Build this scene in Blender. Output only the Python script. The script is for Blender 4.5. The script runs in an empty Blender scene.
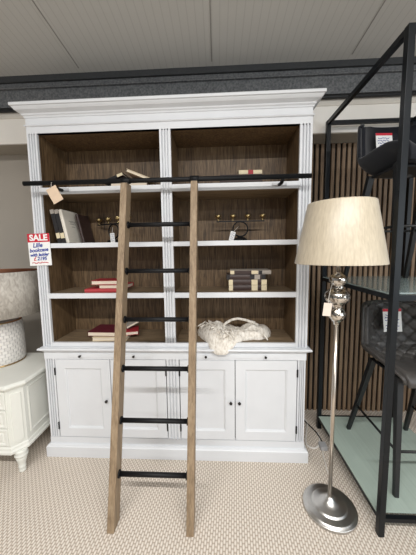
import bpy, bmesh, math, random
from mathutils import Vector, Matrix
random.seed(7)
SC = bpy.context.scene
COL = SC.collection
PI = math.pi

# ------------------------------------------------------------------ materials
def lin(c):
    return tuple(((v/255)/12.92 if v/255 <= .04045 else ((v/255+.055)/1.055)**2.4) for v in c) + (1,)
def newmat(name):
    m = bpy.data.materials.new(name); m.use_nodes = True
    nt = m.node_tree
    return m, nt, nt.nodes['Principled BSDF']
def N(nt, t, **kw):
    n = nt.nodes.new(t)
    for k, v in kw.items():
        if k in n.inputs: n.inputs[k].default_value = v
        else: setattr(n, k, v)
    return n
def coords(nt, scale=(1,1,1), rot=(0,0,0), kind='Object'):
    tc = N(nt, 'ShaderNodeTexCoord'); mp = N(nt, 'ShaderNodeMapping')
    mp.inputs['Scale'].default_value = scale; mp.inputs['Rotation'].default_value = rot
    nt.links.new(tc.outputs[kind], mp.inputs['Vector'])
    return mp.outputs['Vector']
def ramp(nt, fac, stops):
    r = N(nt, 'ShaderNodeValToRGB')
    e = r.color_ramp.elements
    while len(e) < len(stops): e.new(.5)
    for el, (p, c) in zip(e, stops): el.position = p; el.color = c
    nt.links.new(fac, r.inputs['Fac'])
    return r.outputs['Color']
def bump(nt, b, height, strength=.3, dist=.003):
    bp = N(nt, 'ShaderNodeBump'); bp.inputs['Strength'].default_value = strength; bp.inputs['Distance'].default_value = dist
    nt.links.new(height, bp.inputs['Height']); nt.links.new(bp.outputs['Normal'], b.inputs['Normal'])
def plain(name, c, rough=.5, metal=0, var=.04, nscale=30, bmp=0, spec=.5):
    m, nt, b = newmat(name)
    v = coords(nt)
    n = N(nt, 'ShaderNodeTexNoise'); n.inputs['Scale'].default_value = nscale; n.inputs['Detail'].default_value = 4
    nt.links.new(v, n.inputs['Vector'])
    l = lin(c)
    lo = tuple(x*(1-var) for x in l[:3])+(1,); hi = tuple(min(1, x*(1+var)) for x in l[:3])+(1,)
    nt.links.new(ramp(nt, n.outputs['Fac'], [(.3, lo), (.7, hi)]), b.inputs['Base Color'])
    b.inputs['Roughness'].default_value = rough; b.inputs['Metallic'].default_value = metal
    b.inputs['Specular IOR Level'].default_value = spec
    if bmp: bump(nt, b, n.outputs['Fac'], bmp)
    return m
def wood(name, c1, c2, c3, scale=(14,14,1.1), rough=.55, cath=2.2):
    m, nt, b = newmat(name)
    v = coords(nt, scale)
    n = N(nt, 'ShaderNodeTexNoise'); n.inputs['Scale'].default_value = 2.2; n.inputs['Detail'].default_value = 8; n.inputs['Roughness'].default_value = .65; n.inputs['Distortion'].default_value = cath
    nt.links.new(v, n.inputs['Vector'])
    n2 = N(nt, 'ShaderNodeTexNoise'); n2.inputs['Scale'].default_value = 9; n2.inputs['Detail'].default_value = 6
    nt.links.new(v, n2.inputs['Vector'])
    mx = N(nt, 'ShaderNodeMix', data_type='FLOAT'); mx.inputs[0].default_value = .4
    nt.links.new(n.outputs['Fac'], mx.inputs[2]); nt.links.new(n2.outputs['Fac'], mx.inputs[3])
    nt.links.new(ramp(nt, mx.outputs[0], [(.36, lin(c1)), (.5, lin(c2)), (.64, lin(c3))]), b.inputs['Base Color'])
    b.inputs['Roughness'].default_value = rough
    bump(nt, b, mx.outputs[0], .12, .002)
    return m
M = {}
M['white'] = plain('white_painted_wood', (219,221,224), .42, var=.02, nscale=8)
M['cream'] = plain('cream_painted_wood', (228,228,220), .4, var=.02, nscale=8)
M['wood_in'] = wood('stained_oak_interior', (54,40,26), (97,76,52), (128,105,77))
M['wood_shelf'] = wood('stained_oak_shelf', (84,70,53), (120,102,79), (144,124,99), scale=(1.1,14,14))
M['ladder'] = wood('limed_oak', (116,97,75), (141,120,95), (160,140,114), scale=(16,16,1.2), rough=.6, cath=.8)
M['black'] = plain('black_iron', (14,14,16), .55, 0, .15, 60, .05, .3)
M['rack'] = plain('black_powder_coat', (15,19,23), .36, 0, .1, 80, .03, .28)
M['bronze'] = plain('dark_bronze', (40,35,32), .4, .5)
M['galv'] = plain('bracket_steel', (190,191,194), .4, .1)
M['silver'] = plain('brushed_silver', (200,198,195), .33, 1, .05, 40)
M['nickel'] = plain('satin_nickel_pole', (206,196,184), .3, 1, .04, 40)
M['gold'] = plain('gold_metal', (176,150,108), .3, 1)
M['brass'] = plain('pale_brass', (204,182,132), .3, 1)
M['copper'] = plain('copper_foil_lining', (150,104,80), .4, .9)
M['paper'] = plain('white_paper', (236,236,234), .7, var=.015)
M['kraft'] = plain('kraft_paper', (214,190,164), .75, var=.04)
M['tagbeige'] = plain('beige_tag_card', (222,208,194), .7)
M['string'] = plain('string_cotton', (214,208,198), .8)
M['saleRed'] = plain('red_print', (196,32,52), .6, var=.03)
M['ink'] = plain('blue_ink', (50,66,150), .6)
M['inkred'] = plain('red_ink', (200,50,60), .6)
M['print'] = plain('grey_print', (96,92,88), .7)
M['red_cloth'] = plain('red_book_cloth', (156,34,44), .6, var=.1, nscale=200, bmp=.1)
M['red_cloth2'] = plain('faded_red_book_cloth', (176,58,62), .65, var=.1, nscale=200, bmp=.1)
M['burg'] = plain('burgundy_book_cloth', (92,22,38), .6, var=.1, nscale=200, bmp=.1)
M['brown_cloth'] = plain('dark_brown_book_leather', (56,40,36), .5, var=.15, nscale=60, bmp=.1)
M['black_cloth'] = plain('black_book_leather', (28,25,26), .5)
M['beige_cloth'] = plain('beige_book_linen', (218,212,200), .75, var=.05, nscale=120, bmp=.1)
M['cream_cloth'] = plain('cream_book_cloth', (216,202,170), .7, var=.05)
M['greyboard'] = plain('grey_book_cloth', (160,152,142), .7, var=.06)
def pages():
    m, nt, b = newmat('page_edges')
    v = coords(nt, (4,4,260))
    n = N(nt, 'ShaderNodeTexNoise'); n.inputs['Scale'].default_value = 3
    nt.links.new(v, n.inputs['Vector'])
    nt.links.new(ramp(nt, n.outputs['Fac'], [(.3, lin((206,190,170))), (.7, lin((236,224,206)))]), b.inputs['Base Color'])
    b.inputs['Roughness'].default_value = .8
    return m
M['pages'] = pages()
def carpet():
    m, nt, b = newmat('woven_loop_carpet')
    v = coords(nt, rot=(0,0,math.radians(-30)))
    w1 = coords(nt, rot=(0,0,math.radians(4)))
    sx = N(nt, 'ShaderNodeSeparateXYZ'); nt.links.new(w1, sx.inputs[0])
    def mth(op, a, c=None):
        n = N(nt, 'ShaderNodeMath', operation=op)
        for i, q in enumerate((a, c)):
            if q is None: continue
            if isinstance(q, (int, float)): n.inputs[i].default_value = q
            else: nt.links.new(q, n.inputs[i])
        return n.outputs[0]
    # ridges run away from the viewer; every ridge is broken into loops, neighbouring ridges are offset by half a loop
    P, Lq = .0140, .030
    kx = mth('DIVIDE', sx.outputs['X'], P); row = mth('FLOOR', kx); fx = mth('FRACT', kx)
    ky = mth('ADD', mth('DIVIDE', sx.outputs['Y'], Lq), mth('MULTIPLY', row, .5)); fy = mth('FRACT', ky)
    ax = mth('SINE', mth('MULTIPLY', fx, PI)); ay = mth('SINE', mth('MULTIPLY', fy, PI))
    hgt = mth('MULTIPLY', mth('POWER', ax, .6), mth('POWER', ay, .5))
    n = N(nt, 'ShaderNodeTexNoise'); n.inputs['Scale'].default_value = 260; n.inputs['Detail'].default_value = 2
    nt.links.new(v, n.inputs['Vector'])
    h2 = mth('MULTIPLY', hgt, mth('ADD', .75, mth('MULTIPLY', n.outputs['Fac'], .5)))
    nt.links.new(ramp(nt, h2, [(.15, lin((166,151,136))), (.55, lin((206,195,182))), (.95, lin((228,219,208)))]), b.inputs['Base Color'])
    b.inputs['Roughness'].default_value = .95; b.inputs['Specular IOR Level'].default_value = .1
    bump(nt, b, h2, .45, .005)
    return m
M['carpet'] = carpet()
M['wall'] = plain('taupe_wall_paint', (172,165,155), .85, var=.02, nscale=5)
M['boxing'] = plain('ivory_boxing_paint', (238,234,227), .7, var=.03, nscale=4)
M['boxing_dark'] = plain('stone_trim', (214,208,198), .7, var=.03, nscale=4)  # slightly darker than the boxing, for the strip above it
M['soffit'] = plain('taupe_soffit', (164,156,144), .8)  # darker tone for the underside of the boxing
def steel():
    m, nt, b = newmat('galvanised_steel_beam')
    v = coords(nt)
    n = N(nt, 'ShaderNodeTexNoise'); n.inputs['Scale'].default_value = 70; n.inputs['Detail'].default_value = 5
    nt.links.new(v, n.inputs['Vector'])
    nt.links.new(ramp(nt, n.outputs['Fac'], [(.3, lin((84,86,88))), (.7, lin((124,126,128)))]), b.inputs['Base Color'])
    b.inputs['Roughness'].default_value = .7; b.inputs['Metallic'].default_value = .2
    return m
M['steel'] = steel()
M['beam_dark'] = plain('dark_steel_flange', (62,64,66), .7, .2, .1, 50)
M['pipe'] = plain('black_conduit', (16,16,18), .5)
def ceilmat():
    m, nt, b = newmat('ribbed_white_ceiling_panel')
    v = coords(nt)
    sx = N(nt, 'ShaderNodeSeparateXYZ'); nt.links.new(v, sx.inputs[0])
    md = N(nt, 'ShaderNodeMath', operation='WRAP'); md.inputs[1].default_value = .05; md.inputs[2].default_value = 0
    nt.links.new(sx.outputs['X'], md.inputs[0])
    gt = N(nt, 'ShaderNodeMath', operation='LESS_THAN'); gt.inputs[1].default_value = .006
    nt.links.new(md.outputs[0], gt.inputs[0])
    nt.links.new(ramp(nt, gt.outputs[0], [(0, lin((200,199,195))), (1, lin((190,189,185)))]), b.inputs['Base Color'])
    b.inputs['Roughness'].default_value = .6
    return m
M['ceil'] = ceilmat()
M['seam'] = plain('ceiling_panel_seam', (150,148,144), .7)
M['slat'] = wood('walnut_slat', (100,80,61), (128,105,82), (148,124,98), scale=(8,8,.8), rough=.6, cath=.6)
M['backing'] = plain('black_felt', (14,13,13), .95)
def glass(name, c, rough, alpha_t, tr=1.):
    m, nt, b = newmat(name)
    b.inputs['Base Color'].default_value = lin(c); b.inputs['Roughness'].default_value = rough
    b.inputs['Transmission Weight'].default_value = tr; b.inputs['IOR'].default_value = 1.45
    return m
M['glass'] = glass('pale_green_glass', (206,222,220), .1, 1, .6)
def frosted():
    m, nt, b = newmat('frosted_green_glass')
    v = coords(nt, (120,2,2)); n = N(nt, 'ShaderNodeTexNoise'); n.inputs['Scale'].default_value = 1
    nt.links.new(v, n.inputs['Vector'])
    nt.links.new(ramp(nt, n.outputs['Fac'], [(.3, lin((168,183,173))), (.7, lin((176,191,181)))]), b.inputs['Base Color'])
    b.inputs['Roughness'].default_value = .25; b.inputs['Transmission Weight'].default_value = .05
    return m
M['frost'] = frosted()
def satin():
    m, nt, b = newmat('champagne_satin_shade')
    v = coords(nt, (60,60,2.5)); n = N(nt, 'ShaderNodeTexNoise'); n.inputs['Scale'].default_value = 2; n.inputs['Detail'].default_value = 5
    nt.links.new(v, n.inputs['Vector'])
    nt.links.new(ramp(nt, n.outputs['Fac'], [(.3, lin((188,175,152))), (.7, lin((208,196,173)))]), b.inputs['Base Color'])
    b.inputs['Roughness'].default_value = .36; b.inputs['Sheen Weight'].default_value = .3
    b.inputs['Anisotropic'].default_value = .6
    bump(nt, b, n.outputs['Fac'], .15, .001)
    return m
M['satin'] = satin()
def mercury():
    m, nt, b = newmat('mercury_glass')
    v = coords(nt); n = N(nt, 'ShaderNodeTexVoronoi'); n.inputs['Scale'].default_value = 70
    nt.links.new(v, n.inputs['Vector'])
    n2 = N(nt, 'ShaderNodeTexNoise'); n2.inputs['Scale'].default_value = 60; n2.inputs['Detail'].default_value = 5
    nt.links.new(v, n2.inputs['Vector'])
    nt.links.new(ramp(nt, n2.outputs['Fac'], [(.38, lin((120,112,102))), (.55, lin((222,216,208)))]), b.inputs['Base Color'])
    b.inputs['Metallic'].default_value = 1; b.inputs['Roughness'].default_value = .16
    bump(nt, b, n.outputs['Distance'], .3, .004)
    return m
M['mercury'] = mercury()
def texshade():
    m, nt, b = newmat('textured_grey_shade')
    v = coords(nt, (1,1,.45), (0,.5,0)); n = N(nt, 'ShaderNodeTexNoise'); n.inputs['Scale'].default_value = 45; n.inputs['Detail'].default_value = 4; n.inputs['Distortion'].default_value = 1
    nt.links.new(v, n.inputs['Vector'])
    nt.links.new(ramp(nt, n.outputs['Fac'], [(.35, lin((168,160,150))), (.65, lin((200,194,184)))]), b.inputs['Base Color'])
    b.inputs['Roughness'].default_value = .75
    bump(nt, b, n.outputs['Fac'], .5, .004)
    return m
M['texshade'] = texshade()
def scales():
    m, nt, b = newmat('scalloped_ceramic')
    tc = N(nt, 'ShaderNodeTexCoord'); mp = N(nt, 'ShaderNodeMapping'); mp.inputs['Scale'].default_value = (1,1,1)
    nt.links.new(tc.outputs['UV'], mp.inputs[0])
    br = N(nt, 'ShaderNodeTexBrick'); br.offset = .5
    br.inputs['Scale'].default_value = 1; br.inputs['Brick Width'].default_value = 1/28; br.inputs['Row Height'].default_value = 1/14
    br.inputs['Mortar Size'].default_value = .006; br.inputs['Mortar Smooth'].default_value = 1
    br.inputs['Color1'].default_value = lin((236,232,226)); br.inputs['Color2'].default_value = lin((224,220,214)); br.inputs['Mortar'].default_value = lin((198,194,190))
    nt.links.new(mp.outputs[0], br.inputs['Vector'])
    nt.links.new(br.outputs['Color'], b.inputs['Base Color'])
    b.inputs['Roughness'].default_value = .35
    inv = N(nt, 'ShaderNodeMath', operation='SUBTRACT'); inv.inputs[0].default_value = 1
    nt.links.new(br.outputs['Fac'], inv.inputs[1])
    bump(nt, b, inv.outputs[0], .5, .004)
    return m
M['scales'] = scales()
M['leather'] = plain('charcoal_faux_leather', (72,69,67), .45, var=.2, nscale=45, bmp=.1)
M['velvet'] = plain('black_velvet', (24,26,33), .8, var=.1, nscale=60, spec=.2)
M['velvet'].node_tree.nodes['Principled BSDF'].inputs['Sheen Weight'].default_value = .25
M['stool_leg'] = plain('black_metal_leg', (24,26,28), .45)
def knit():
    m, nt, b = newmat('cream_cable_knit')
    v = coords(nt, (70,26,40), (0,0,.5)); n = N(nt, 'ShaderNodeTexNoise'); n.inputs['Scale'].default_value = 1; n.inputs['Detail'].default_value = 4
    nt.links.new(v, n.inputs['Vector'])
    nt.links.new(ramp(nt, n.outputs['Fac'], [(.3, lin((206,197,184))), (.6, lin((240,234,224)))]), b.inputs['Base Color'])
    b.inputs['Roughness'].default_value = .95
    bump(nt, b, n.outputs['Fac'], .9, .012)
    return m
M['knit'] = knit()
M['cable'] = plain('white_cable_sheath', (226,222,216), .5)
M['plug'] = glass('clear_plug_plastic', (200,200,202), .3, 1, .4)

# ------------------------------------------------------------------ mesh helpers
class MB:
    def __init__(s): s.bm = bmesh.new()
    def face(s, vs, smooth=False):
        try:
            f = s.bm.faces.new(vs); f.smooth = smooth; return f
        except ValueError: return None
    def box(s, x0, x1, y0, y1, z0, z1, bev=0):
        v = [s.bm.verts.new((x, y, z)) for x in (x0, x1) for y in (y0, y1) for z in (z0, z1)]
        fs = [s.face([v[i] for i in q]) for q in ((0,1,3,2),(4,6,7,5),(0,4,5,1),(2,3,7,6),(0,2,6,4),(1,5,7,3))]
        if bev:
            es = list({e for f in fs for e in f.edges})
            bmesh.ops.bevel(s.bm, geom=es, offset=bev, segments=2, affect='EDGES', profile=.7)
        return s
    def poly_prism(s, pts, z0, z1):
        a = [s.bm.verts.new((x, y, z0)) for x, y in pts]; b = [s.bm.verts.new((x, y, z1)) for x, y in pts]
        n = len(pts); s.face(a[::-1]); s.face(b)
        for i in range(n): s.face([a[i], a[(i+1) % n], b[(i+1) % n], b[i]])
        return s
    def rings(s, rings, caps=True, smooth=True, closed=True):
        R = [[s.bm.verts.new(p) for p in r] for r in rings]; n = len(R[0])
        for a, b in zip(R, R[1:]):
            for i in range(n if closed else n-1): s.face([a[i], a[(i+1) % n], b[(i+1) % n], b[i]], smooth)
        if caps: s.face(R[0][::-1]); s.face(R[-1])
        return s
    def tube(s, pts, r, n=12, smooth=True):
        pts = [Vector(p) for p in pts]; rs = r if isinstance(r, (list, tuple)) else [r]*len(pts)
        out = []; up = None
        for i, p in enumerate(pts):
            t = (pts[min(i+1, len(pts)-1)]-pts[max(i-1, 0)]).normalized()
            if up is None: up = t.orthogonal().normalized()
            a = (up-t*up.dot(t)).normalized(); b = t.cross(a); up = a
            out.append([p+(a*math.cos(2*PI*k/n)+b*math.sin(2*PI*k/n))*rs[i] for k in range(n)])
        return s.rings(out, True, smooth)
    def bar(s, p, q, w, d, side=Vector((1,0,0)), w2=None, d2=None):
        p, q = Vector(p), Vector(q); t = (q-p).normalized(); a = (Vector(side)-t*t.dot(Vector(side))).normalized(); b = t.cross(a)
        w2 = w if w2 is None else w2; d2 = d if d2 is None else d2
        r = lambda c, w, d: [c+a*w/2*i+b*d/2*j for i, j in ((1,1),(-1,1),(-1,-1),(1,-1))]
        return s.rings([r(p, w, d), r(q, w2, d2)], True, False)
    def lathe(s, prof, c=(0,0,0), n=40, caps=True, uv=False):
        R = [[(c[0]+r*math.cos(2*PI*k/n), c[1]+r*math.sin(2*PI*k/n), c[2]+z) for k in range(n)] for r, z in prof]
        return s.rings(R, caps, True)
    def u_sweep(s, prof, hw, y0, yb, kx=1, ky=1):
        """moulding profile (offset, z) swept round the left side, the front and the right side"""
        path = lambda o: [(-hw-o*kx, yb), (-hw-o*kx, y0-o*ky), (hw+o*kx, y0-o*ky), (hw+o*kx, yb)]
        rings = []
        for k in range(4): rings.append([(path(o)[k][0], path(o)[k][1], z) for o, z in prof])
        return s.rings(rings, True, False)
    def done(s, name, mat, parent=None, bevel=0, local=False, autosmooth=False):
        bmesh.ops.recalc_face_normals(s.bm, faces=s.bm.faces)
        me = bpy.data.meshes.new(name); s.bm.to_mesh(me); s.bm.free()
        return link(name, me, mat, parent, bevel, local)
def wloc(o):
    v = Vector((0,0,0))
    while o: v += o.location; o = o.parent
    return v
def link(name, me, mat, parent=None, bevel=0, local=False):
    o = bpy.data.objects.new(name, me); COL.objects.link(o)
    for m in (mat if isinstance(mat, (list, tuple)) else [mat]): me.materials.append(M[m])
    if parent:
        o.parent = parent
        if not local: me.transform(Matrix.Translation(-wloc(parent)))
    if bevel:
        b = o.modifiers.new('edge', 'BEVEL'); b.width = bevel; b.segments = 2; b.limit_method = 'ANGLE'
    return o
def tag(o, label, cat, group=None, kind=None):
    if label: o['label'] = label
    if cat: o['category'] = cat
    if group: o['group'] = group
    if kind: o['kind'] = kind
    return o
def thing(name, label, cat, loc=(0,0,0), rotz=0, group=None):
    o = bpy.data.objects.new(name, None); COL.objects.link(o); o.empty_display_size = .05
    o.location = loc; o.rotation_euler = (0,0,rotz)
    return tag(o, label, cat, group)
def struct(o, label=None):
    o['kind'] = 'structure'
    if label: o['label'] = label
    return o
def dup(root, loc, rotz, label, group=None, name=None):
    r = root.copy(); COL.objects.link(r); r.location = loc; r.rotation_euler = (0,0,rotz); r['label'] = label
    if group: r['group'] = group
    for ch in list(root.children):
        c = ch.copy(); COL.objects.link(c); c.parent = r
        for g in ch.children:
            d = g.copy(); COL.objects.link(d); d.parent = c
    return r
def text_mesh(body, size, depth=.0004, shear=0, bold=0):
    cu = bpy.data.curves.new('lettering', 'FONT'); cu.body = body; cu.size = size; cu.align_x = 'CENTER'; cu.align_y = 'CENTER'
    cu.extrude = depth; cu.shear = shear; cu.offset = bold; cu.resolution_u = 3
    o = bpy.data.objects.new('lettering', cu); COL.objects.link(o)
    bpy.context.view_layer.update()
    dg = bpy.context.evaluated_depsgraph_get()
    me = bpy.data.meshes.new_from_object(o.evaluated_get(dg))
    bpy.data.objects.remove(o); bpy.data.curves.remove(cu)
    me.materials.clear()
    return me

# ------------------------------------------------------------------ setting
def zc(y): return 2.905-.08*(y-.36)
WY = .62
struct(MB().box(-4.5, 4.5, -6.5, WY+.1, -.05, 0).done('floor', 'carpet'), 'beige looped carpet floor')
struct(MB().box(-4.5, 4.5, WY, WY+.1, 0, 2.9).done('wall_back', 'wall'), 'taupe painted back wall')
m = MB()
y0, y1 = -6.5, WY+.1
v = [m.bm.verts.new(p) for p in ((-4.5,y0,zc(y0)),(4.5,y0,zc(y0)),(4.5,y1,zc(y1)),(-4.5,y1,zc(y1)),(-4.5,y0,zc(y0)+.08),(4.5,y0,zc(y0)+.08),(4.5,y1,zc(y1)+.08),(-4.5,y1,zc(y1)+.08))]
for q in ((0,1,2,3),(7,6,5,4),(0,4,5,1),(1,5,6,2),(2,6,7,3),(3,7,4,0)): m.face([v[i] for i in q])
ceiling = struct(m.done('ceiling', 'ceil'), 'sloping ceiling of ribbed white panels')
m = MB()
for k in range(-4, 5):
    x = .296+1.018*k
    m.bar((x, -6.4, zc(-6.4)+.001), (x, .34, zc(.34)+.001), .007, .006)
m.done('panel_seam', 'seam', ceiling)
# slatted wood cladding right of the bookcase
m = MB(); m.box(.88, 4.4, WY-.012, WY, 0, 2.4)
m.done('wall_cladding', 'backing')
clad = bpy.data.objects['wall_cladding']; struct(clad, 'black backing of the slatted wall cladding')
m = MB(); x = .9
while x < 4.35:
    m.box(x, x+.0255, WY-.03, WY-.012, 0.0, 2.39); x += .0445
m.done('wood_slat', 'slat', clad)
# boxing above wall
struct(MB().box(-4.5, 4.5, .41, WY, 2.40, 2.594).done('trim_1', 'boxing'), 'ivory boxing along the top of the back wall')
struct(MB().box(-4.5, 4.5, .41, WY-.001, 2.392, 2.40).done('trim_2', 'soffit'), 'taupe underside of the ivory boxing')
struct(MB().box(-4.5, 4.5, .403, WY, 2.594, 2.662).done('trim_3', 'boxing_dark'), 'stone coloured board above the ivory boxing')
m = MB()
m.box(-4.5, 4.5, .405, .425, 2.67, 2.90)
m.box(-4.5, 4.5, .385, .425, 2.668, 2.676)
m.box(-4.5, 4.5, .385, .41, 2.808, 2.818)
m.box(-4.5, 4.5, .395, .41, 2.826, 2.838)
beam = struct(m.done('trim_4', 'steel'), 'galvanised steel beam under the ceiling')
MB().box(-4.5, 4.5, .385, .43, 2.858, 2.905).done('top_flange', 'beam_dark', beam)
struct(MB().tube([(-4.5, .385, 2.646), (4.5, .385, 2.646)], .0155, 12).done('trim_5', 'pipe'), 'black conduit pipe running under the steel beam')

# ------------------------------------------------------------------ bookcase
HW = .93; YB = .345
IL, IR, ML, MR = -.862, .853, -.043, .029
ZT, ZB = 2.2875, .8638
SH = [(1.8965, 1.94), (1.5355, 1.5675), (1.1825, 1.218)]
bc = thing('bookcase', 'large white library bookcase with brown wood interior and four cupboard doors', 'bookcase', (0, .17, 0))
def fluted(x0, x1, y0, y1, z0, z1, n=3):
    w = x1-x0; pts = [(x0, y1), (x0, y0)]
    for k in range(n):
        c = x0+w*(k+1)/(n+1); g = w*.075
        pts += [(c-g, y0), (c-g*.7, y0+.014), (c+g*.7, y0+.014), (c+g, y0)]
    pts += [(x1, y0), (x1, y1)]
    return pts
MB().poly_prism(fluted(-HW, IL, 0, .02, 0, 0), ZB-.03, ZT+.0).done('pilaster', 'white', bc)
MB().poly_prism(fluted(IR, HW, 0, .02, 0, 0), ZB-.03, ZT+.0).done('pilaster', 'white', bc)
MB().poly_prism(fluted(ML, MR, -.003, .02, 0, 0), ZB, ZT).done('pilaster', 'white', bc)
MB().box(-HW, -.874, .02, YB, .835, 2.40).done('side_panel', 'white', bc)
MB().box(.866, HW, .02, YB, .835, 2.40).done('side_panel', 'white', bc)
MB().box(-.874, IL, .02, YB-.015, ZB, ZT).done('side_lining', 'wood_in', bc)
MB().box(IR, .866, .02, YB-.015, ZB, ZT).done('side_lining', 'wood_in', bc)
MB().box(ML+.004, MR-.004, .02, YB-.015, ZB, ZT).done('divider', 'wood_in', bc)
MB().box(-.90, .90, .318, YB, .82, 2.40).done('back_panel', 'wood_in', bc)
MB().box(-.874, .866, .02, .318, ZT, ZT+.02).done('top_lining', 'wood_in', bc)
MB().box(-.874, .866, 0.02, .318, ZB-.02, ZB).done('bottom_lining', 'wood_shelf', bc)
MB().box(IL-.001, IR+.001, 0, .02, .835, ZB).done('bottom_rail', 'white', bc)
for (a, b) in ((IL, ML+.004), (MR-.004, IR)):
    for z0, z1 in SH:
        s = MB().box(a, b, .02, .318, z0, z1).done('shelf', 'wood_shelf', bc)
        MB().box(a, b, .001, .02, z0, z1, .002).done('shelf_edge', 'white', s)
MB().box(-HW+.002, HW-.002, .003, .02, ZT, 2.40).done('header', 'white', bc)
prof = [(-.02,ZT),(0,ZT),(0,2.329),(.006,2.331),(.008,2.336),(.006,2.341),(0,2.343),(0,2.382),(.004,2.384),(.006,2.392),(.012,2.397),(.014,2.404),(.022,2.408),(.034,2.414),(.040,2.423),(.043,2.429),(.049,2.431),(.05,2.445),(.047,2.45),(-.03,2.45)]
MB().u_sweep(prof, HW, 0, YB, 1, 1.5).done('crown_moulding', 'white', bc)
MB().box(-HW+.01, HW-.01, .02, YB, 2.40, 2.44).done('top_panel', 'white', bc)
prof = [(-.04,.80),(.004,.80),(.008,.804),(.02,.812),(.027,.816),(.029,.822),(.025,.829),(-.04,.838)]
MB().u_sweep(prof, .927, -.004, YB, 1, 1.1).done('counter_ledge', 'white', bc)
MB().box(-.90, .90, .03, YB-.02, .80, .835).done('counter_board', 'white', bc)
# lower carcass
LY = -.003
MB().box(-.927, -.86, .02, YB, .03, .80).done('side_panel', 'white', bc)
MB().box(.86, .927, .02, YB, .03, .80).done('side_panel', 'white', bc)
MB().box(-.86, .86, .022, .03, .06, .80).done('door_gap_shade', 'black', bc)  # black sheet added behind the doors so their gaps look shaded
PX = [(-.927, -.852), (-.045, .05), (.868, .927)]
DZ0, DZ1 = .148, .74
for a, b in PX:
    MB().poly_prism(fluted(a+.004, b-.004, LY, .022, 0, 0), DZ0-.006, DZ1+.004).done('pilaster', 'white', bc)
MB().box(-.927, .927, LY, .022, DZ1+.004, .80).done('top_rail', 'white', bc)
MB().box(-.927, .927, LY, .022, .06, DZ0-.004).done('bottom_rail', 'white', bc)
prof = [(-.03,0),(.022,0),(.022,.078),(.016,.084),(.014,.09),(.004,.094),(-.03,.094)]
MB().u_sweep(prof, .928, LY, YB, 1, 1).done('plinth', 'white', bc)
def door_mesh(x0, x1, z0, z1, y=LY, fr=.066, rec=.011, st=.011, back=.02):
    m = MB(); V = lambda x, yy, z: m.bm.verts.new((x, yy, z))
    def R(i, yy): return [V(x0+i, yy, z0+i), V(x1-i, yy, z0+i), V(x1-i, yy, z1-i), V(x0+i, yy, z1-i)]
    rr = [R(0, back), R(0, y+.001), R(.001, y), R(fr, y), R(fr+.003, y+.003), R(fr+.008, y+.005), R(fr+st, y+rec), ]
    for a, b in zip(rr, rr[1:]):
        for k in range(4): m.face([a[k], a[(k+1) % 4], b[(k+1) % 4], b[k]])
    m.face(rr[-1]); m.face(rr[0][::-1])
    return m
def knob(x, z, parent, y=LY, r=.011):
    m = MB(); pr = [(.004,0),(.0045,.008),(r*.8,.012),(r,.017),(r*.85,.023),(r*.3,.026)]
    R = [[(x+q*math.cos(2*PI*k/16), y-h, z+q*math.sin(2*PI*k/16)) for k in range(16)] for q, h in pr]
    return m.rings(R).done('knob', 'bronze', parent)
def hinge(x, z, parent): return MB().tube([(x, LY-.004, z-.026), (x, LY-.004, z+.026)], .0055, 10).done('hinge', 'black', parent)
for (a, b, kx, hx) in ((-.851, -.4495, -.482, -.853), (-.4465, -.046, -.415, -.0455), (.051, .4395, .410, .0505), (.4425, .867, .470, .869)):
    d = door_mesh(a+.001, b-.001, DZ0, DZ1).done('cupboard_door', 'white', bc)
    knob(kx, .434, d)
    hinge(hx, .652, d); hinge(hx, .236, d)
for (a, b, k1, k2) in ((-.748, -.148, -.655, -.268), (.145, .745, .239, .648)):
    t = MB().box(a, b, LY-.004, .015, .757, .786, .002).done('pull_out_tray', 'white', bc)
    knob(k1, .7715, t, LY-.004, .009); knob(k2, .7715, t, LY-.004, .009)
# ladder rail with its brackets
RY, RZ = -.1, 1.942
rail = MB().tube([(-.9, RY, RZ), (.893, RY, RZ)], .0145, 16).done('ladder_rail', 'black', bc)
for bx in (-.71, .727):
    b = MB().box(bx-.047, bx+.047, -.006, .001, 1.907, 1.931, .002).done('rail_bracket_plate', 'galv', bc)
    MB().tube([(bx, -.006, 1.918), (bx, -.06, 1.916), (bx, -.09, 1.924), (bx, RY, RZ)], .011, 10).done('rail_bracket', 'black', bc)
# cross piece at the foot of each shelf's middle: none

# ------------------------------------------------------------------ ladder
ld = thing('library_ladder', 'oak library ladder with black metal rungs leaning against the bookcase', 'ladder', (-.05, -.5, 0))
F0, T0 = Vector((0, -.482, 0)), Vector((0, -.098, 1.922))
def lp(t, x): return (x, F0.y+(T0.y-F0.y)*t, F0.z+(T0.z-F0.z)*t)
def stile(xb, xt, w=.040, d=.084):
    m = MB(); rings = []
    for z, t, x in ((0, 0, xb), (1.922, 1, xt)):
        y = lp(t, 0)[1]
        rings.append([(x+a*w/2, y+b*d/2, z) for a, b in ((1,1),(-1,1),(-1,-1),(1,-1))])
    return m.rings(rings, True, False)
stile(-.261, -.241).done('stile', 'ladder', ld, .003)
stile(.167, .188).done('stile', 'ladder', ld, .003)
for z in (1.666, 1.386, 1.103, .827, .545, .264):
    t = z/1.922; xl = -.261+.020*t+.020; xr = .167+.021*t-.020
    r = MB().tube([lp(t, xl-.004), lp(t, xr+.004)], .0135, 14).done('rung', 'black', ld)
    MB().tube([lp(t, xl-.001), lp(t, xl+.008)], .021, 18).done('flange', 'black', r)
    MB().tube([lp(t, xr-.008), lp(t, xr+.001)], .021, 18).done('flange', 'black', r)
for x in (-.241, .188):
    m = MB().tube([(x-.027, RY, RZ), (x+.027, RY, RZ)], .0195, 18)
    m.box(x-.016, x+.016, RY-.016, RY+.016, 1.915, 1.935)
    m.done('rail_hook', 'black', ld)

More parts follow.
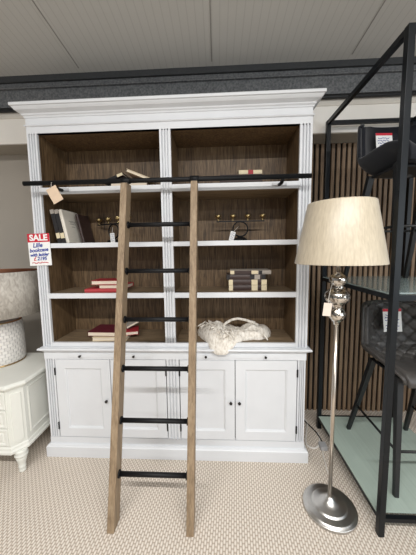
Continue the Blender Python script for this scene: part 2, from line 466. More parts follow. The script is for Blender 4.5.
# ------------------------------------------------------------------ books
def book(name, label, loc, rot, size, cover, group=None, spine='-y', bands=None, pg='pages', title=False, lined=False):
    """lying book, local: x = length along the spine, y = width, z = thickness; spine on the -y or +y side"""
    L, W, T = size
    r = thing(name, label, 'book', loc, 0, group); r.rotation_euler = rot
    c = .0025; s = -1 if spine == '-y' else 1
    m = MB(); m.box(-L/2, L/2, -W/2, W/2, 0, c, .0008); m.box(-L/2, L/2, -W/2, W/2, T-c, T, .0008)
    n = 7; ys = s*(W/2-.002)
    pts = [(ys, c*.5)]+[(ys+s*(.004*math.sin(PI*k/n)), c*.5+(T-c)*k/n) for k in range(1, n)]+[(ys, T-c*.5)]
    pts = pts+[(ys-s*.003, T-c*.5), (ys-s*.003, c*.5)]
    m.rings([[(x, y, z) for y, z in pts] for x in (-L/2, L/2)], True, False)
    cv = m.done('cover', cover, r, 0, True)
    a, b = (-W/2+.004, W/2-.005) if s < 0 else (-W/2+.005, W/2-.004)
    MB().box(-L/2+.005, L/2-.005, a, b, c, T-c).done('page_block', pg, r, 0, True)
    if bands:
        for x0, x1, mat in bands:
            yy = s*(W/2+.0032)
            MB().box(-L/2+x0*L, -L/2+x1*L, min(yy, yy-s*.004), max(yy, yy-s*.004), .001, T-.001, .001).done('spine_band', mat, cv, 0, True)
    if title:
        m = MB()
        for k, (w, z) in enumerate(((.045, .02), (.085, 0), (.06, -.012), (.09, -.02))):
            m.box(-.02+z-.0012, -.02+z+.0012, -w/2, w/2, T-.0005, T+.0004)
        m.done('title_print', 'print', cv, 0, True)
    return r
g1 = 'red books on the left bay shelf'
book('book', 'faded red book lying lowest in the pile with its spine outward, above the burgundy book', (-.50, .105, 1.2181), (0,0,.03), (.235, .15, .026), 'red_cloth2')
book('book', 'red book with pages outward in the middle of the red pile behind the ladder', (-.42, .12, 1.2442), (0,0,.0), (.20, .16, .027), 'red_cloth', spine='+y')
book('book', 'deep red book with cream page edges lying on top of the red pile', (-.475, .13, 1.2715), (0,0,.05), (.21, .165, .03), 'red_cloth', spine='+y')
book('book', 'thin cream book at the bottom of the pile, under the burgundy book', (-.465, .12, .8641), (0,0,.04), (.25, .17, .026), 'cream_cloth', spine='+y')
book('book', 'large burgundy book with pages outward on the lowest left shelf', (-.512, .155, .8903), (0,0,-.03), (.235, .20, .032), 'burg', spine='+y')
book('book', 'bright red book beside the burgundy one, just right of the ladder stile', (-.335, .16, .8905), (0,0,.3), (.10, .15, .026), 'red_cloth', spine='+y')
book('book', 'grey book resting tilted on the bright red book right of the ladder stile', (-.342, .19, .944), (0, -.40, .5), (.10, .09, .016), 'greyboard', spine='+y')
bn = [(0, .11, 'cream_cloth'), (.60, .76, 'cream_cloth'), (.86, 1, 'cream_cloth')]
book('book', 'dark brown book with cream spine bands at the very bottom of the brown pile', (.537, .165, 1.2181), (0,0,-.01), (.265, .175, .040), 'brown_cloth', bands=bn)
book('book', 'dark brown book with cream spine bands second from the bottom of the brown pile', (.537, .165, 1.2582), (0,0,-.015), (.265, .175, .039), 'brown_cloth', bands=bn)
book('book', 'brown book with black spine ends, second from the top of the brown pile', (.525, .165, 1.2974), (0,0,-.02), (.27, .175, .035), 'brown_cloth', bands=[(0,.09,'black_cloth'), (.60,.72,'black_cloth'), (.72,.86,'greyboard'), (.9,1,'black_cloth')])
book('book', 'brown and grey book lying on the very top of the brown pile', (.56, .175, 1.3326), (0,0,-.03), (.285, .17, .027), 'greyboard', bands=[(.0,.1,'cream_cloth'), (.1,.52,'brown_cloth'), (.52,.68,'cream_cloth'), (.70,.78,'black_cloth')])
# leaning books (second shelf, left bay): spine toward the room, leaning to the left
def lean(label, xb, y, T, W, Hh, cover, ang, bands=None, title=False):
    # local x -> down, local y -> depth, local z -> right
    r = book('book', label, (0,0,0), (0,0,0), (Hh, W, T), cover, bands=bands, title=title, spine='-y')
    up = Vector((-math.sin(ang), 0, math.cos(ang))); rt = Vector((math.cos(ang), 0, math.sin(ang)))
    R = Matrix(((-up.x, 0, rt.x), (-up.y, 1, rt.y), (-up.z, 0, rt.z)))
    r.rotation_mode = 'QUATERNION'; r.rotation_quaternion = R.to_quaternion()
    base = Vector((xb, y, 1.5683)); r.location = base+up*Hh/2+Vector((0, W/2, 0))
    return r
lb = [(0,.12,'greyboard'),(.12,.70,'black_cloth'),(.70,.86,'cream_cloth'),(.86,1,'black_cloth')]
lean('black and cream book at the far left of the leaning books', -.785, .03, .028, .19, .232, 'black_cloth', .19, lb)
lean('black and cream book leaning between its twin and the beige covered book', -.754, .03, .028, .19, .232, 'black_cloth', .19, lb)
lean('beige linen book with printed cover leaning left on the second shelf', -.723, .028, .022, .20, .232, 'beige_cloth', .19, None, True)
lean('dark brown book leaning behind the beige linen book', -.668, .135, .02, .16, .215, 'brown_cloth', .2)
# top shelf
book('book', 'dark red book lying flat on the top shelf behind the ladder head', (-.28, .13, 1.9401), (0,0,.1), (.25, .17, .045), 'burg', spine='+y')
book('book', 'black book propped slanting up on the flat dark red book on the top shelf', (-.382, .14, 1.999), (0,-.34,-.05), (.15, .15, .02), 'black_cloth', bands=[(.72,1,'cream_cloth')])
book('book', 'cream book propped at a slant on the top shelf against the dark red book', (-.200, .115, 2.006), (0,.38,.05), (.19, .16, .018), 'cream_cloth', spine='+y')
book('book', 'dark brown book lying flat on the right bay top shelf, under the pale book', (.485, .13, 1.9401), (0,0,0), (.28, .18, .062), 'brown_cloth')
book('book', 'pale book with a red spine band on the right bay top shelf', (.548, .13, 2.0023), (0,0,.04), (.155, .13, .033), 'cream_cloth', bands=[(.4,.62,'red_cloth')])

# ------------------------------------------------------------------ candle holders
def candelabra(label, loc, rz):
    r = thing('candle_holder', label, 'candle holder', loc, rz)
    MB().lathe([(.056,0),(.056,.006),(.05,.016),(.036,.026),(.018,.032),(.006,.035)], n=32).done('base', 'black', r, 0, True)
    m = MB(); m.tube([(.054*math.sin(2*PI*k/36), 0, .09+.054*-math.cos(2*PI*k/36)) for k in range(37)], .0055, 10)
    m.done('ring', 'black', r, 0, True)
    MB().box(-.175, .175, -.006, .006, .1425, .1505, .001).done('bar', 'black', r, 0, True)
    for x in (-.162, -.054, .054, .162):
        c = MB().lathe([(.006,.1495),(.008,.154),(.0035,.158),(.0035,.164),(.012,.170),(.020,.178),(.022,.188),(.020,.195),(.017,.1945),(.004,.184)], (x,0,0), 20).done('candle_cup', 'brass', r, 0, True)
    return r
c1 = candelabra('black ring candle holder with brass cups on the right bay second shelf', (.495, .2, 1.5676), 0)
c2 = dup(c1, (-.455, .2, 1.5676), -.48, 'black ring candle holder with brass cups on the left bay second shelf beside leaning books')
def scribbles(m, x0, x1, z0, z1, y, n, seed):
    rr = random.Random(seed)
    for k in range(n):
        z = z1+(z0-z1)*(k+.5)/n; pts = []
        a = x0+rr.uniform(0, .15)*(x1-x0); b = x1-rr.uniform(0, .2)*(x1-x0); q = 14
        for i in range(q): pts.append((a+(b-a)*i/(q-1), y, z+rr.uniform(-1, 1)*(z1-z0)/n*.32))
        m.tube(pts, (x1-x0)*.022, 4)
def swing(name, label, cat, w, h, loc, eul, mat, band=None, ink=None, string=None, group=None):
    """a flat card hanging from its top; local origin at the middle of its bottom edge"""
    r = thing(name, label, cat, loc, 0, group); r.rotation_euler = eul
    MB().box(-w/2, w/2, -.0007, .0007, 0, h).done('card', mat, r, 0, True)
    if band: MB().box(-w/2, w/2, -.0014, -.0006, h*(1-band), h).done('printed_band', 'saleRed', r, 0, True)
    if ink:
        m = MB(); scribbles(m, -w*.42, w*.42, h*.08, h*(1-(band or 0))-h*.08, -.0012, ink, hash(name) % 7+ink); m.done('handwriting', 'ink', r, 0, True)
    if string:
        m = MB(); m.tube([Vector((0, 0, h*.93))+Vector(p) for p in string], .0012, 6); m.done('string', 'string', r, 0, True)
    return r
swing('price_tag', 'small white price tag hanging on the right bay candle holder', 'tag', .036, .068, (.425, .16, 1.5722), (0, .25, .1), 'paper', None, 4, [(0,0,0),(.03,.02,.05)])
swing('price_tag', 'small white price tag hanging on the left bay candle holder', 'tag', .036, .068, (-.438, .135, 1.5722), (0, -.06, -.2), 'paper', None, 4, [(0,0,0),(-.01,.03,.05)])

# ------------------------------------------------------------------ sale sign and hang tag
ss = thing('sale_sign', 'white and red SALE sign with blue handwriting hung on the left side of the bookcase', 'sign', (-.896, -.004, 1.416)); ss.rotation_euler = (0, -.02, 0)
w, h = .156, .219
MB().box(-w/2, w/2, -.0012, .0006, 0, h).done('card', 'paper', ss, 0, True)
MB().box(-w/2, w/2, -.0022, -.0011, h*.735, h).done('printed_band', 'saleRed', ss, 0, True)
def put_text(body, size, cx, cz, y, mat, parent, name, shear=0, bold=0, sx=1, rot=0):
    me = text_mesh(body, size, .0003, shear, bold)
    me.transform(Matrix.Translation((cx, y, cz)) @ Matrix.Rotation(rot, 4, 'Y') @ Matrix.Rotation(PI/2, 4, 'X') @ Matrix.Diagonal((sx,1,1,1)))
    return link(name, me, mat, parent, 0, True)
put_text('SALE', .056, 0, h*.865, -.0026, 'paper', ss, 'sale_lettering', 0, .0022, 1.08)
put_text('Lille', .042, -.012, h*.635, -.0017, 'ink', ss, 'handwriting', .25, .0012, 1, -.04)
put_text('bookcase', .035, -.006, h*.485, -.0017, 'ink', ss, 'handwriting', .25, .0012, 1, -.06)
put_text('with ladder', .029, -.004, h*.34, -.0017, 'ink', ss, 'handwriting', .25, .0012, 1, -.04)
put_text('£', .04, -.038, h*.215, -.0017, 'inkred', ss, 'pound_sign', .2, .0006, 1)
put_text('2195', .034, .012, h*.215, -.0017, 'ink', ss, 'handwriting', .2, .0012, 1)
m = MB(); scribbles(m, -w*.42, w*.45, h*.06, h*.12, -.0015, 1, 3); m.done('small_print', 'inkred', ss, 0, True)
swing('hang_tag', 'beige cardboard hang tag dangling from the left end of the ladder rail', 'tag', .068, .098, (-.668, -.118, 1.822), (0, -.48, .05), 'kraft', None, None, [(0,0,0),(.02,-.004,.028),(.022,.012,.034),(.024,.03,.03)])

# ------------------------------------------------------------------ knitted throw
th = thing('knitted_throw', 'cream knitted throw with tassel fringe folded on the lowest right shelf', 'throw', (.44, .14, .8641))
def throw_mesh():
    from mathutils import noise
    m = MB(); nr, na = 34, 96
    C0 = Vector((.45, .17)); out = [(.16,.27),(.172,.17),(.21,.065),(.265,-.015),(.315,-.052),(.365,-.054),(.42,-.02),(.49,.03),(.57,.065),(.64,.06),(.705,.13),(.735,.23),(.70,.31),(.60,.305),(.50,.30),(.42,.33),(.33,.345),(.22,.32)]
    def edge(th):                      # radius of the footprint in direction th
        d = Vector((math.cos(th), math.sin(th))); best = .1
        for i in range(len(out)):
            p = Vector(out[i])-C0; q = Vector(out[(i+1) % len(out)])-C0; e = q-p
            den = d.x*e.y-d.y*e.x
            if abs(den) < 1e-9: continue
            t = (p.x*e.y-p.y*e.x)/den; u = (p.x*d.y-p.y*d.x)/den
            if t > 0 and -.001 <= u <= 1.001: best = t
        return best
    E0 = [edge(2*PI*k/na) for k in range(na)]
    E = [(E0[k-2]+2*E0[k-1]+3*E0[k]+2*E0[(k+1) % na]+E0[(k+2) % na])/9 for k in range(na)]
    top = []; bot = []
    for j in range(1, nr+1):
        r = (j/nr)**.75; rt = []; rb = []
        for k in range(na):
            th = 2*PI*k/na
            n0 = noise.noise(Vector((math.cos(th)*5, math.sin(th)*5, 2)))
            w = E[k]*r*(1+.05*n0*r); x = C0.x+w*math.cos(th); y = C0.y+w*math.sin(th)
            n1 = noise.noise(Vector((x*15, y*15, 1))); n2 = noise.noise(Vector((x*45, y*45, 7)))
            left = math.exp(-((x-.29)/.11)**2-((y-.14)/.16)**2); right = math.exp(-((x-.62)/.10)**2-((y-.18)/.13)**2)
            hole = math.exp(-((x-.455)/.07)**2-((y-.24)/.09)**2)
            h = .050+.042*left+.034*right-.034*hole+.018*n1+.010*n2
            fall = math.sqrt(max(0, 1-r**5))
            rid = .007*math.sin(46*(x*.75-y*.9)+3*n1)*left+.006*math.sin(70*(y+.25*x)+2*n1)*right+.007*math.sin(60*E[k]*(1-r))*(r > .45)
            z = max(.004, (h+rid)*fall); zb = 0
            if y < .006:
                kx = min(1, (.006-y)/.05); z -= .07*kx; zb -= .068*kx
                y = max(y, -.044)
            rt.append((x, y, .8655+z)); rb.append((x, y if y > .006 else y+.002, .8645+zb))
        top.append([m.bm.verts.new(p) for p in rt]); bot.append([m.bm.verts.new(p) for p in rb])
    ct = m.bm.verts.new((C0.x, C0.y, .8655+.045)); cb_ = m.bm.verts.new((C0.x, C0.y, .8645))
    for k in range(na):
        k2 = (k+1) % na
        m.face([ct, top[0][k], top[0][k2]], True); m.face([cb_, bot[0][k2], bot[0][k]], True)
        for j in range(nr-1):
            m.face([top[j][k], top[j+1][k], top[j+1][k2], top[j][k2]], True); m.face([bot[j][k], bot[j][k2], bot[j+1][k2], bot[j+1][k]], True)
        m.face([top[-1][k], bot[-1][k], bot[-1][k2], top[-1][k2]], True)
    return m
throw_mesh().done('folded_knit', 'knit', th)
rr = random.Random(11); m = MB()
for k in range(70):
    a = rr.random(); bx = .21+.20*a; by = .25-.23*a+rr.uniform(-.06, .06); bz = .945+rr.uniform(-.008, .012)-.03*abs(a-.3)
    d = Vector((rr.uniform(-.05, .05), -rr.uniform(.02, .07), -rr.uniform(.0, .03)))
    p0 = Vector((bx, by, bz)); m.tube([p0, p0+d*.5+Vector((0,0,.006)), p0+d], [.0055, .006, .004], 6)
o = m.done('tassel_fringe', 'knit', th); o['kind'] = 'stuff'
MB().tube([(.365,.19,.932),(.39,.20,.952),(.43,.21,.972),(.475,.21,.982),(.53,.21,.972),(.585,.2,.955),(.63,.19,.932)], [.010,.011,.010,.010,.010,.011,.012], 10).done('folded_edge', 'knit', th)
MB().tube([(.645,.07,.90),(.665,.055,.885),(.672,.04,.872)], [.008,.007,.004], 8).done('tassel', 'knit', th)

# ------------------------------------------------------------------ floor lamp
LX, LYY = .963, -.341
fl = thing('floor_lamp', 'silver standing lamp with cream satin shade in front of the metal rack', 'floor lamp', (LX, LYY, 0))
P0 = (LX, LYY, 0)
MB().lathe([(.141,0),(.145,.004),(.145,.016),(.142,.019),(.134,.020),(.131,.026),(.126,.028),(.098,.030),(.094,.031),(.091,.039),(.086,.041),(.06,.046),(.042,.054),(.032,.064),(.024,.072),(.02,.080),(.013,.084)], P0, 72).done('base', 'silver', fl)
MB().lathe([(.011,.08),(.011,1.105)], P0, 24).done('pole', 'nickel', fl)
MB().lathe([(.011,1.09),(.016,1.10),(.018,1.112),(.03,1.12),(.042,1.138),(.045,1.156),(.040,1.175),(.028,1.188),(.026,1.196),(.032,1.20),(.032,1.206),(.042,1.212),(.058,1.228),(.064,1.248),(.060,1.268),(.046,1.284),(.032,1.291),(.028,1.296),(.033,1.302),(.028,1.306),(.028,1.312),(.038,1.322),(.044,1.338),(.041,1.354),(.03,1.366),(.018,1.372),(.014,1.38)], P0, 48).done('ball_stem', 'mercury', fl)
MB().lathe([(.010,1.38),(.010,1.45),(.018,1.455),(.018,1.52),(.004,1.525)], P0, 20).done('lamp_holder', 'nickel', fl)
m = MB(); n = 96
R = []
for r, z in ((.2195,1.426),(.217,1.4245),(.217,1.43),(.16,1.73),(.1575,1.7365),(.160,1.7365),(.1615,1.732),(.219,1.43),(.2195,1.426)):
    R.append([(LX+r*math.cos(2*PI*k/n), LYY+r*math.sin(2*PI*k/n), z) for k in range(n)])
shade = m.rings(R, False, True).done('lamp_shade', 'satin', fl)
m = MB()
for k in range(3):
    a = 2*PI*k/3+.4; m.tube([(LX, LYY, 1.70), (LX+.160*math.cos(a), LYY+.160*math.sin(a), 1.725)], .0022, 6)
m.tube([(LX, LYY, 1.50), (LX, LYY, 1.705)], .004, 8)
m.done('shade_carrier', 'nickel', fl)
swing('price_tag', 'beige swing tag hanging from the silver stem of the floor lamp', 'tag', .046, .068, (.884, -.40, 1.158), (0, .12, .2), 'tagbeige', None, None, [(0,0,0),(.006,.01,.04),(.022,.025,.09),(.03,.03,.135)])

# ------------------------------------------------------------------ cables on the floor
def smooth_path(pts, n=8):
    out = []; P = [Vector(p) for p in pts]; P = [P[0]]+P+[P[-1]]
    for i in range(1, len(P)-2):
        for k in range(n):
            t = k/n; a, b, c, d = P[i-1:i+3]
            out.append(.5*((2*b)+(-a+c)*t+(2*a-5*b+4*c-d)*t*t+(-a+3*b-3*c+d)*t**3))
    out.append(P[-2]); return out
cb = thing('power_cable', 'white power cable coiled on the carpet between bookcase and rack', 'cable', (1.06, .15, 0))
MB().tube(smooth_path([(1.0,.46,.005),(1.04,.50,.006),(1.09,.42,.006),(1.05,.30,.005),(1.01,.20,.005),(1.0,.14,.005),(1.04,.11,.005),(1.085,.14,.005),(1.12,.21,.005),(1.135,.28,.006)]), .006, 8).done('cord', 'cable', cb)
MB().tube(smooth_path([(1.125,.14,.02),(1.09,.07,.006),(1.07,-.02,.005),(1.055,-.10,.005),(1.05,-.16,.005),(1.02,-.22,.008)]), .0035, 8).done('cord', 'cable', cb)
MB().tube(smooth_path([(1.03,.50,.005),(1.08,.40,.010),(1.12,.28,.010),(1.125,.16,.012)]), .004, 8).done('cord', 'stool_leg', cb)
MB().box(1.085, 1.135, .09, .15, .001, .034, .008).done('plug', 'plug', cb)

# ------------------------------------------------------------------ display rack
X0, X1, Y0, Y1, RH, PW = 1.152, 1.80, -.488, .365, 2.457, .03
rk = thing('display_rack', 'tall black metal display rack with glass shelves right of the bookcase', 'rack', ((X0+X1)/2, (Y0+Y1)/2, 0))
for x in (X0, X1-PW):
    for y in (Y0, Y1-PW): MB().box(x, x+PW, y, y+PW, 0, RH, .002).done('post', 'rack', rk)
def frame(z0, z1, nm):
    for y in (Y0+.003, Y1-PW+.003): MB().box(X0+PW, X1-PW, y, y+PW-.006, z0, z1).done(nm, 'rack', rk)
    for x in (X0+.003, X1-PW+.003): MB().box(x, x+PW-.006, Y0+PW, Y1-PW, z0, z1).done(nm, 'rack', rk)
frame(RH-.027, RH, 'top_bar'); frame(1.252, 1.278, 'shelf_bar'); frame(.084, .106, 'shelf_bar')
MB().box(X0+.004, X1-.004, Y0+.034, Y1-.034, .1063, .1143, .001).done('frosted_shelf', 'frost', rk)
MB().box(X0+.004, X1-.004, Y0+.034, Y1-.034, 1.2783, 1.2863, .001).done('glass_shelf', 'glass', rk)

# ------------------------------------------------------------------ bar stools
def stool(label, loc, rz, mat, quilt, ring_z, back_bar, arm=None):
    r = thing('bar_stool', label, 'bar stool', loc, rz)
    prof = [(-.235,.628),(-.245,.645),(-.225,.662),(-.15,.660),(-.05,.648),(.05,.642),(.115,.652),(.155,.685),(.18,.74),(.20,.81),(.215,.88),(.222,.95),(.225,1.0),(.224,1.018)]
    hwid = [.185,.19,.20,.218,.232,.238,.24,.24,.24,.237,.232,.225,.218,.212]
    lift = [.0,.0,.012,.045,.085,.105,.10,.08,.055,.03,.015,.005,-.004,-.010]
    lz = .028 if arm else 0
    if arm:
        lift = arm; prof = [(y, z+lz*max(0, min(1, (.80-z)/.12))) for y, z in prof]
    fwd  = [0,0,0,0,0,.01,.04,.075,.10,.115,.115,.105,.095,.09]
    NP = 100; NU = 72
    def samp(arr, t):
        k = t*(len(arr)-1); i = min(int(k), len(arr)-2); f = k-i
        if isinstance(arr[0], tuple):
            p = [arr[max(0,i-1)], arr[i], arr[i+1], arr[min(len(arr)-1, i+2)]]
            return tuple(.5*((2*p[1][q])+(-p[0][q]+p[2][q])*f+(2*p[0][q]-5*p[1][q]+4*p[2][q]-p[3][q])*f*f+(-p[0][q]+3*p[1][q]-3*p[2][q]+p[3][q])*f**3) for q in (0,1))
        return arr[i]*(1-f)+arr[i+1]*f
    S = []
    for j in range(NP+1):
        t = j/NP; (y, z), hw, lf, fw = samp(prof, t), samp(hwid, t), samp(lift, t), samp(fwd, t)
        row = []
        for i in range(NU+1):
            u = -1+2*i/NU; a = abs(u); e = a**2.6
            top = -.03*max(0, a-.6)**2*6.25*max(0, (t-.85)/.15)
            row.append(Vector((hw*(u*(1-.10*e*0)), y-fw*e, z+lf*e+top)))
        S.append(row)
    Nn = []
    for j in range(NP+1):
        row = []
        for i in range(NU+1):
            du = S[j][min(i+1,NU)]-S[j][max(i-1,0)]; dv = S[min(j+1,NP)][i]-S[max(j-1,0)][i]
            row.append(du.cross(dv).normalized())
        Nn.append(row)
    def sheet(off, q):
        g = []
        for j in range(NP+1):
            row = []
            for i in range(NU+1):
                edge = min(1, min(i, NU-i, j, NP-j)/4); o = off*(.35+.65*math.sin(edge*PI/2))
                if q:
                    a = (i/NU*5.5+j/NP*9.5); b = (i/NU*5.5-j/NP*9.5)
                    uu = abs(-1+2*i/NU); qf = max(0, min(1, (.84-uu)/.14))*max(0, min(1, (j/NP-.28)/.12))
                    da = abs(a-round(a)); db = abs(b-round(b)); o -= .011*edge*qf*(math.exp(-(da/.1)**2)+math.exp(-(db/.1)**2))
                row.append(S[j][i]+Nn[j][i]*o)
            g.append(row)
        return g
    def add(m, g, flip):
        V = [[m.bm.verts.new(p) for p in row] for row in g]
        for j in range(NP):
            for i in range(NU):
                f = [V[j][i], V[j][i+1], V[j+1][i+1], V[j+1][i]]
                m.face(f[::-1] if flip else f, True)
        return V
    m = MB(); mid = [[p.copy() for p in row] for row in S]
    A = add(m, sheet(-.022, False), True); B = add(m, sheet(.006, False), False)
    rim = [(0,i) for i in range(NU)]+[(j,NU) for j in range(NP)]+[(NP,i) for i in range(NU,0,-1)]+[(j,0) for j in range(NP,0,-1)]
    for k in range(len(rim)):
        (a, b), (c, d) = rim[k], rim[(k+1) % len(rim)]
        m.face([A[a][b], A[c][d], B[c][d], B[a][b]], True)
    m.done('seat_shell', mat, r, 0, True)
    # inner pad: quilted
    m = MB(); g = sheet(.024, quilt); lo = sheet(.004, False)
    sl = lambda G: [row[3:NU-2] for row in G[3:NP-2]]
    g, lo = sl(g), sl(lo)
    V = [[m.bm.verts.new(p) for p in row] for row in g]; W = [[m.bm.verts.new(p) for p in row] for row in lo]
    nj, ni = len(g)-1, len(g[0])-1
    for j in range(nj):
        for i in range(ni): m.face([V[j][i], V[j][i+1], V[j+1][i+1], V[j+1][i]], True)
    rim = [(0,i) for i in range(ni)]+[(j,ni) for j in range(nj)]+[(nj,i) for i in range(ni,0,-1)]+[(j,0) for j in range(nj,0,-1)]
    for k in range(len(rim)):
        (a, b), (c, d) = rim[k], rim[(k+1) % len(rim)]
        m.face([W[a][b], W[c][d], V[c][d], V[a][b]], True)
    m.done('quilted_pad' if quilt else 'seat_pad', mat, r, 0, True)
    tops = [(-.165,-.17,.64+lz),(.165,-.17,.64+lz),(-.165,.08,.64+lz),(.165,.08,.64+lz)]
    feet = [(-.228,-.292,0),(.228,-.292,0),(-.213,.262,0),(.213,.262,0)]
    for a, b in zip(tops, feet): MB().bar(a, b, .036, .036, (1,0,0), .024, .024).done('leg', 'stool_leg', r, .002, True)
    m = MB()
    at = lambda k: Vector(feet[k]).lerp(Vector(tops[k]), ring_z/.64)
    segs = [(0,1),(0,2),(1,3)]+([(2,3)] if back_bar else [])
    for a, b in segs: m.tube([at(a), at(b)], .0075, 10)
    m.done('footrest', 'stool_leg', r, 0, True)
    m = MB(); m.box(-.165,.165,-.16,.07,.622+lz,.636+lz,.004); m.done('seat_frame', 'stool_leg', r, 0, True)
    return r
stool('charcoal quilted leather bar stool on the bottom glass shelf of the rack', (1.54, -.075, .1143), 0, 'leather', True, .235, False)
stool('black velvet bar stool on the upper glass shelf of the rack', (1.46, -.085, 1.2863), 0, 'velvet', False, .315, True, [.0,.015,.07,.095,.105,.105,.10,.08,.055,.03,.015,.005,-.004,-.010])
swing('price_tag', 'white price card with red top on the charcoal quilted bar stool', 'tag', .125, .155, (1.512, .03, .937), (-.16, 0, .05), 'paper', .12, 6)
swing('price_tag', 'white price card with red top on the black velvet bar stool', 'tag', .105, .13, (1.395, .03, 2.105), (-.16, 0, .05), 'paper', .12, 6)

# ------------------------------------------------------------------ dresser
dr = thing('dresser', 'low cream chest of drawers with canted corners left of the bookcase', 'chest of drawers', (-1.5, .06, 0))
DXR, DXL = -1.0, -2.05
def plan(o=0): return [(DXR+o, .33), (DXR+o, -.125-o*.4), (DXR-.06+o*.4, -.205-o), (DXL+.06-o*.4, -.205-o), (DXL-o, -.125-o*.4), (DXL-o, .33)]
MB().poly_prism(plan(-.006), .175, .612).done('body', 'cream', dr)
m = MB(); rings = [[(x, y, z) for x, y in plan(o)] for o, z in ((.002,.606),(.006,.612),(.012,.618),(.02,.624),(.022,.632),(.02,.642),(.012,.65),(-.02,.652))]
m.rings(rings, True, False).done('top', 'cream', dr)
m = MB(); rings = [[(x, y, z) for x, y in plan(o)] for o, z in ((-.008,.165),(.006,.165),(.008,.18),(.002,.19),(0,.205),(-.006,.212),(-.02,.212))]
m.rings(rings, True, False).done('base_moulding', 'cream', dr)
for k, (a, b) in enumerate(((DXR-.072, -1.52), (-1.53, DXL+.072))):
    for z0, z1 in ((.225,.345),(.352,.472),(.479,.60)):
        m = MB(); V = lambda x, y, z: m.bm.verts.new((x, y, z))
        Rr = lambda i, y: [V(a-i, y, z0+i), V(b+i, y, z0+i), V(b+i, y, z1-i), V(a-i, y, z1-i)]
        q = [Rr(0,-.195), Rr(0,-.206), Rr(.004,-.21), Rr(.014,-.21), Rr(.022,-.203), Rr(.03,-.203), Rr(.036,-.208)]
        for s, t in zip(q, q[1:]):
            for i in range(4): m.face([s[i], s[(i+1)%4], t[(i+1)%4], t[i]])
        m.face(q[-1]); m.face(q[0][::-1])
        d = m.done('drawer', 'cream', dr)
        knob((a+b)/2, (z0+z1)/2, d, -.208, .014)
# side panel frame moulding
m = MB(); X = DXR-.006
def fr(i, x): return [m.bm.verts.new(p) for p in ((x, -.09+i, .25+i), (x, .29-i, .25+i), (x, .29-i, .585-i), (x, -.09+i, .585-i))]
q = [fr(0, X-.002), fr(0, X+.004), fr(.008, X+.006), fr(.016, X+.003), fr(.02, X-.001)]
for s, t in zip(q, q[1:]):
    for i in range(4): m.face([s[i], s[(i+1)%4], t[(i+1)%4], t[i]])
m.done('side_frame', 'cream', dr)
# canted corner post with a pointed foot block
def cant(sx):
    cx = (DXR-.03) if sx > 0 else (DXL+.03); cy = -.165
    m = MB(); d = Vector((.08*sx, -.06, 0)).normalized(); t = Vector((.06*sx, .08, 0)).normalized()
    c = Vector((cx, cy, 0)) - d*.004
    out = [(-.03,.575),(.03,.575),(.03,.245),(0,.218),(-.03,.245)]
    f = [m.bm.verts.new(c+t*a+d*.006+Vector((0,0,z))) for a, z in out]; b = [m.bm.verts.new(c+t*a-d*.01+Vector((0,0,z))) for a, z in out]
    m.face(f); m.face(b[::-1])
    for i in range(5): m.face([f[i], f[(i+1)%5], b[(i+1)%5], b[i]])
    m.done('corner_post', 'cream', dr, .003)
cant(1); cant(-1)
LEGK = 1.12
leg_prof = [(.014,0),(.019,.006),(.02,.02),(.016,.03),(.021,.036),(.021,.044),(.018,.05),(.022,.07),(.029,.10),(.031,.108),(.027,.113),(.03,.118),(.037,.126),(.037,.136),(.03,.141),(.034,.146),(.034,.17)]
for x, y in ((DXR-.038, -.15), (DXL+.038, -.15), (DXR-.04, .29), (DXL+.04, .29)): MB().lathe([(r*LEGK, z) for r, z in leg_prof], (x, y, 0), 24).done('leg', 'cream', dr)

# ------------------------------------------------------------------ table lamp on the dresser
TX, TY, TZ = -1.405, .165, .6525
tl = thing('table_lamp', 'table lamp with scalloped white base and grey textured drum shade on the dresser', 'table lamp', (TX, TY, TZ))
P1 = (TX, TY, TZ)
m = MB(); prof = [(.160,.0105),(.165,.02),(.1675,.06),(.1675,.14),(.165,.22),(.161,.29),(.158,.318),(.150,.326)]
n = 64; R = [[(TX+r*math.cos(2*PI*k/n), TY+r*math.sin(2*PI*k/n), TZ+z) for k in range(n+1)] for r, z in prof]
m.rings(R, False, True, False)
uvl = m.bm.loops.layers.uv.new('UVMap')
for f in m.bm.faces:
    ang = []
    for l in f.loops:
        a = math.atan2(l.vert.co.y-TY, l.vert.co.x-TX)/(2*PI) % 1; ang.append(a)
    for l, a in zip(f.loops, ang):
        if max(ang)-min(ang) > .5 and a < .5: a += 1
        l[uvl].uv = (a, (l.vert.co.z-TZ)/.33)
m.done('lamp_base', 'scales', tl)
MB().lathe([(.158,0),(.163,.0),(.164,.010),(.158,.0115)], P1, 64).done('base_rim', 'gold', tl)
MB().lathe([(.142,.324),(.155,.3235),(.1575,.327),(.153,.3305),(.142,.331)], P1, 64, False).done('base_rim', 'gold', tl)
MB().lathe([(.02,.322),(.146,.322),(.146,.330),(.02,.333)], P1, 64).done('base_cap', 'greyboard', tl)
MB().lathe([(.085,.333),(.088,.338),(.088,.362),(.07,.368),(.02,.372),(.02,.46),(.004,.465)], P1, 40).done('neck', 'greyboard', tl)
rs, z0, z1 = .306, .385, .715
m = MB(); R = [[(TX+r*math.cos(2*PI*k/96), TY+r*math.sin(2*PI*k/96), TZ+z) for k in range(96)] for r, z in ((rs-.004,z0),(rs,z0),(rs,z1),(rs-.004,z1))]
sh = m.rings(R, False, True).done('lamp_shade', 'texshade', tl)
m = MB(); R = [[(TX+r*math.cos(2*PI*k/96), TY+r*math.sin(2*PI*k/96), TZ+z) for k in range(96)] for r, z in ((rs-.0045,z0+.001),(rs-.0045,z1-.001),(rs-.0046,z1+.002),(rs+.001,z1+.002))]
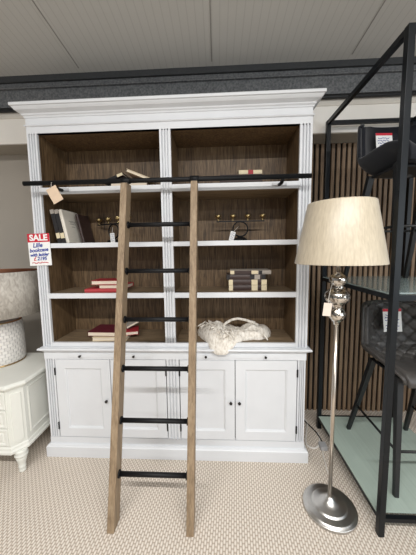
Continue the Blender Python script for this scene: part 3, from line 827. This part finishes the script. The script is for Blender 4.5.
m.rings(R, False, True).done('shade_lining', 'copper', sh)
m = MB()
for k in range(3):
    a = 2*PI*k/3; m.tube([(TX, TY, TZ+.462), (TX+(rs-.006)*math.cos(a), TY+(rs-.006)*math.sin(a), TZ+.60)], .0025, 6)
m.done('shade_carrier', 'nickel', tl)

# ------------------------------------------------------------------ light
w = bpy.data.worlds.new('World'); SC.world = w; w.use_nodes = True
nt = w.node_tree; bg = nt.nodes['Background']
bg.inputs['Color'].default_value = (.97, .985, 1, 1); bg.inputs['Strength'].default_value = .25
def area(name, loc, sx, sy, power, rot=(0,0,0), col=(1,1,1)):
    l = bpy.data.lights.new(name, 'AREA'); l.shape = 'RECTANGLE'; l.size = sx; l.size_y = sy; l.energy = power; l.color = col
    o = bpy.data.objects.new(name, l); COL.objects.link(o); o.location = loc; o.rotation_euler = rot
    return o
area('ceiling_tube_light', (.3, -2.6, 3.06), 3.6, .09, 150, col=(1,.99,.975))
area('ceiling_tube_light', (.3, -5.0, 3.2), 4.5, .12, 90, col=(1,.99,.975))
area('shop_window_light', (4.3, -4.2, 1.7), 3.2, 2.2, 75, (math.radians(90), 0, math.radians(50)), (.86,.94,1))

# ------------------------------------------------------------------ camera
cam = bpy.data.cameras.new('camera'); co = bpy.data.objects.new('camera', cam); COL.objects.link(co)
Rv = Vector((0.9987654722, 0.0476777709, -0.0139413653)); Dv = Vector((-0.0090776665, -0.1007470624, -0.9948706576)); Fv = Vector((-0.0488377669, 0.9937690172, -0.1001898845))
mt = Matrix((Rv, -Dv, -Fv)).transposed().to_4x4(); mt.translation = Vector((0.32692691588, -1.7247698552, 1.50025827956))
co.matrix_world = mt
cam.sensor_fit = 'AUTO'; cam.sensor_width = 36; cam.lens = 36*256.4658/555
cam.shift_x = (208-205.3493)/555; cam.shift_y = (276.836-277.5)/555
cam.clip_start = .02
SC.camera = co
vs = SC.view_settings
SC.display_settings.display_device = 'sRGB'
vs.view_transform = 'Standard'; vs.look = 'None'; vs.gamma = 1; vs.use_curve_mapping = False; vs.exposure = 0
